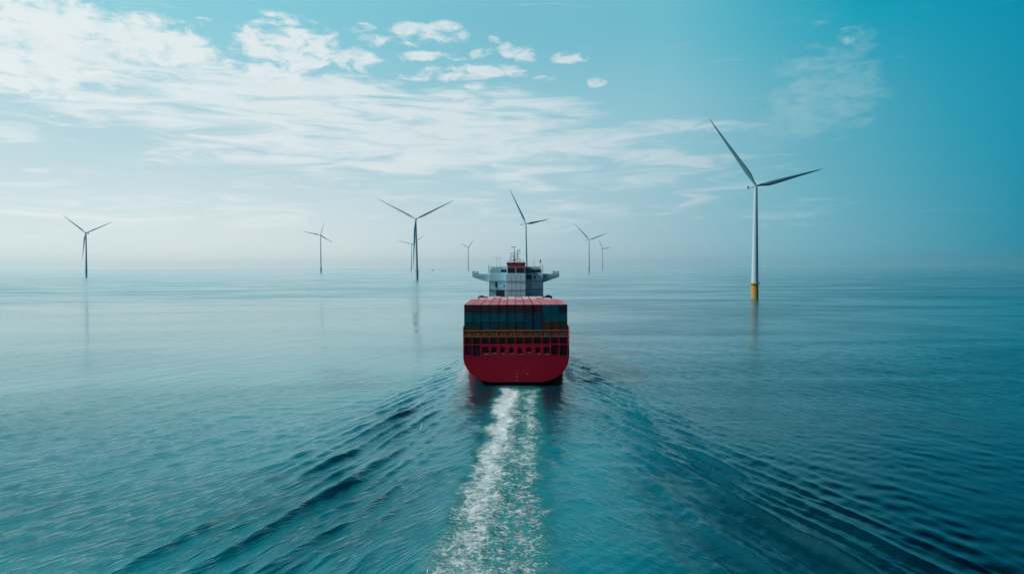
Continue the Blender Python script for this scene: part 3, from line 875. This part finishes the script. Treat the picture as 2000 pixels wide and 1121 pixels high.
def turbine(label, base, base_y, hub, tips, base_mat='greybase', tower_w=(7.0, 3.6), plat_y=None, chord_px=4.0, tail=None, near=False):
    """base: photo column and water row of its foot; hub and tips: photo pixels in its own plane"""
    foot = on_sea(base, base_y)
    d = foot.y
    m = d / FPX                                              # metres per photo pixel at that distance
    rt = empty("wind_turbine", (foot.x, foot.y, 0))
    tag(rt, label, "wind turbine", "offshore wind turbines standing in the sea")
    loc = lambda px, py, dd=0.0: at(px, py, d + dd) - Vector((foot.x, foot.y, 0))
    hb = loc(*hub)
    zt = hb.z - 2.2 * m
    zp = loc(base, plat_y).z if plat_y else hb.z * 0.13
    r0, r1 = tower_w[0] * m / 2, tower_w[1] * m / 2
    dxh = hb.x
    prof = []
    n = 24
    rings = []
    for f in (0, .25, .5, .75, .94, 1.0):
        z = zp + (zt - zp) * f
        r = r0 + (r1 - r0) * (f ** 1.15)
        cx = dxh * (z / max(zt, 1))
        rings.append([(cx + r * math.cos(2 * math.pi * i / n), r * math.sin(2 * math.pi * i / n), z) for i in range(n)])
    MB().loft(rings).build("tower", M['tower'], rt, True)
    rb = r0 * 1.06
    MB().lathe([(rb, -12), (rb, zp - .03 * zp), (rb * 1.02, zp - .004)], 28).build("transition_piece", M[base_mat], rt, True)
    pf = MB().lathe([(rb * 0.9, zp - .06 * zp), (rb * 1.42, zp - .05 * zp), (rb * 1.42, zp - 0.012 * zp), (rb * 1.0, zp - .012 * zp)], 28).build("platform", M[base_mat], rt)
    b = MB()
    k = 14
    for i in range(k):
        a, a2 = 2 * math.pi * i / k, 2 * math.pi * (i + 1) / k
        P = lambda a, z: (rb * 1.36 * math.cos(a), rb * 1.36 * math.sin(a), z)
        hz = max(1.2, .05 * zp)
        rr_ = .09 * m + .04
        b.tube(P(a, zp - .012 * zp), P(a, zp + hz), rr_, n=5); b.tube(P(a, zp + hz), P(a2, zp + hz), rr_, n=5); b.tube(P(a, zp + hz * .5), P(a2, zp + hz * .5), rr_, n=5)
    b.build("railing", M[base_mat] if not near else M['yellow'], pf)
    if near:
        b = MB()
        for s in (-1, 1): b.tube((s * .5, -rb - .45, -2), (s * .5, -rb - .45, zp - 1), .13, n=6)
        for z in np.arange(0, zp - 1, 1.2): b.tube((-.5, -rb - .45, z), (.5, -rb - .45, z), .08, n=6)
        b.build("boat_landing", M['yellow'], rt)
        MB().lathe([(rb * 1.004, -12), (rb * 1.02, 1.6), (rb * .99, 1.9)], 28).build("splash_zone", M['seam'], rt, True)
    # nacelle
    fx = Vector((-0.80, 0.55, 0)).normalized() if tail else Vector((0, 1, 0))
    nl = (math.hypot(tail[0] - hub[0], tail[1] - hub[1]) * m / .80) if tail else 9 * m
    w = 3.5 * m if near else 1.35 * m
    side = Vector((fx.y, -fx.x, 0))
    up = Vector((0, 0, 1))
    nb = hb - fx * (.5 * w)
    rings = []
    for f, sc in ((0, .55), (.06, .85), (.4, 1.0), (.8, .95), (.93, .8)):
        c = nb + fx * (nl * f) - up * (.03 * nl * f + .2 * w)
        rings.append([c + side * (w * sc * .95 * max(-.82, min(.82, math.cos(2 * math.pi * i / 20) * 1.15))) + up * (w * sc * .8 * max(-.8, min(.8, math.sin(2 * math.pi * i / 20) * 1.15))) for i in range(20)])
    nc = MB().loft(rings).build("nacelle", M['tower'], rt, True)
    b = MB()
    c0, c1 = nb + fx * (nl * .9305) - up * (.03 * nl + .2 * w), nb + fx * (nl * 1.06) - up * (.03 * nl + .25 * w)
    b.tube(c0, c1, w * .9, w * .8, 14)
    b.build("cooler", M['dark'], nc)
    face = Vector((0, -1, 0))
    hw_ = w
    w = min(w, 2.3 * m)
    hubp = hb + face * (hw_ * .75 + w * .4)
    q = 14
    rings = []
    for f, sc in ((-.9, .9), (0, 1.0), (.5, .85), (.85, .5), (1.0, .12)):
        c = hubp + face * (w * f)
        rings.append([c + Vector((1, 0, 0)) * (w * .85 * sc * math.cos(2 * math.pi * i / q)) + up * (w * .85 * sc * math.sin(2 * math.pi * i / q)) for i in range(q)])
    MB().loft(rings).build("hub", M['tower'], rt, True)
    full = max(math.hypot(t[0] - hub[0], t[1] - hub[1]) for t in tips)
    for tx, ty in tips:
        l = math.hypot(tx - hub[0], ty - hub[1])
        away = math.sqrt(max(0, full * full - l * l)) * m * 0.6
        sc = 1 + away / d
        tip = at(1000 + (tx - 1000), ty, d + away - w) - Vector((foot.x, foot.y, 0))
        root = hubp + (tip - hubp).normalized() * (w * .5)
        blade_mesh(root, tip, chord_px * m, Vector((0, -1, 0))).build("blade", M['blade'], rt, True)
    return rt

turbine("nearest tall wind turbine on a bright yellow base, right of the ship", 1474, 585, (1476, 364), [(1385, 232), (1607, 330)], 'yellow', (13.2, 6.6), 553, 9.2, (1464, 369), True)
turbine("second largest wind turbine on a pale stone-grey base, one blade hanging beside its tower", 814.5, 547, (812, 428), [(735, 387), (887, 391), (806.5, 528)], 'greybase', (5.4, 2.8), 528, 3.9)
turbine("lone wind turbine farthest left, third blade slanting down across the tower's left", 168.5, 541.5, (168, 455), [(122, 420), (221, 433), (160.5, 507)], 'tower', (3.6, 2.0), 527.5, 2.9)
turbine("slim wind turbine with one blade drooping right and one faint blade pointing up", 627, 533, (626, 459.5), [(591, 452), (650, 474), (633, 434)], 'seam', (2.4, 1.4), 522.5, 1.9)
turbine("hazy wind turbine half hidden behind the second largest turbine", 803, 529, (804, 477), [(775, 469), (831, 458)], 'tower', (1.7, 1.1), 521, 1.5)
turbine("tiny faint wind turbine between the second largest turbine and the ship", 914.5, 528.5, (914.5, 483), [(898, 476), (926, 467)], 'tower', (1.7, 1.1), 520, 1.4)
turbine("wind turbine rising from behind the ship's funnel and bridge", 1028.5, 541, (1027, 437.5), [(995, 369), (1073, 428)], 'greybase', (4.2, 2.6), 527, 4.0, (1018, 440))
turbine("thin dark wind turbine on the horizon right of the ship's bridge", 1150.5, 533, (1150.5, 468.5), [(1122, 437), (1187, 455)], 'greybase', (2.5, 1.5), 522.4, 2.1, (1145.5, 469))
turbine("smallest wind turbine, faint, just right of the thin dark one", 1176.5, 528, (1176.5, 486), [(1169, 467), (1195.5, 483)], 'tower', (1.5, .95), 520, 1.2)

# ------------------------------------------------------------------ birds and a far boat
def bird(label, px, py, dist, span_m, mat, roll, yaw, group):
    c = at(px, py, dist)
    rt = empty("seabird", c)
    rt.rotation_euler = (0, R(roll), R(yaw))
    tag(rt, label, "bird", group)
    s = span_m / 2
    prof = [(-.42, .02), (-.36, .06), (-.2, .11), (0, .13), (.16, .11), (.26, .07), (.32, .075), (.38, .05), (.44, .012)]
    rings = [[(r * s * .8 * math.cos(2 * math.pi * i / 10), y * s * 1.1, r * s * .7 * math.sin(2 * math.pi * i / 10)) for i in range(10)] for y, r in prof]
    MB().loft(rings).build("body", mat, rt, True)
    for w in (-1, 1):
        b = MB()
        rings = []
        for f, ch, sw, up in ((.05, .34, .05, 0), (.3, .32, .10, .12), (.5, .26, .12, .17), (.75, .18, .0, .14), (1.0, .03, -.22, .06)):
            x, y, z = w * f * s, sw * s, up * s
            rings.append([(x, y - ch * s * .5, z), (x, y, z + .025 * s), (x, y + ch * s * .5, z), (x, y, z - .012 * s)])
        b.loft(rings).build("wing", mat, rt, True)
    b = MB(); b.prism([(-.05 * s, 0), (.05 * s, 0), (.05 * s, .015 * s), (-.05 * s, .015 * s)], -.62 * s, -.40 * s); b.build("tail", mat, rt)
BG = "seabirds in flight"
bird("white seabird gliding low over the water, between the left turbines", 588, 535.3, 420, 2.0, M['white_bird'], -38, 60, BG)
bird("white seabird skimming the water left of the ship's foam track", 823.5, 831, 150, 1.5, M['white_bird'], -75, 10, BG)
bird("dark seabird in clear sky above the far right clouds' left edge", 1179, 163, 500, 1.2, M['dark_bird'], 10, 30, BG)
bird("dark seabird in pale sky between the ship and the nearest turbine", 1258, 404, 500, 1.1, M['dark_bird'], -8, 80, BG)
bird("dark seabird right of the nearest turbine's blade tips", 1691, 353.5, 500, 1.3, M['dark_bird'], 5, 50, BG)
bird("dark flag-like blob in seabird form beside the tower of the turbine behind the ship", 1030.5, 501, 262, 1.0, M['dark_bird'], 25, 40, BG)  # floating flag-like blob, given the bird shape

# small boat far off
p = on_sea(845.5, 528.4)
bt = empty("fishing_boat", p); bt.location.z = 0
tag(bt, "tiny dark boat on the horizon right of the second largest turbine", "boat")
k = p.y / FPX
MB().loft([[(-2.4 * k, -1.2 * k, 0), (-2.4 * k, 1.2 * k, 0), (-2.6 * k, 1.4 * k, .7 * k), (-2.6 * k, -1.4 * k, .7 * k)], [(0, -1.2 * k, -.1), (0, 1.2 * k, -.1), (0, 1.5 * k, .7 * k), (0, -1.5 * k, .7 * k)],
           [(2.2 * k, -.2 * k, 0), (2.2 * k, .2 * k, 0), (2.8 * k, .2 * k, .9 * k), (2.8 * k, -.2 * k, .9 * k)]]).build("hull", M['dark'], bt)
MB().box(-1.3 * k, .3 * k, -.7 * k, .7 * k, .7 * k + .01, 1.5 * k, .1).build("cabin", M['seam'], bt)

# ------------------------------------------------------------------ haze: the sea air, one even box
hm = bpy.data.materials.new("sea haze")
hm.use_nodes = True
ht = hm.node_tree
ht.nodes.clear()
pv = ht.nodes.new('ShaderNodeVolumePrincipled')
pv.inputs['Color'].default_value = (0.64, 0.91, 1.0, 1)
pv.inputs['Density'].default_value = 0.9e-5
pv.inputs['Anisotropy'].default_value = 0.5
ho = ht.nodes.new('ShaderNodeOutputMaterial')
ht.links.new(pv.outputs[0], ho.inputs['Volume'])
hz = MB().box(-50000, 50000, -50000, 50000, -20, 520).build("haze", hm)
tag(hz, kind='stuff')
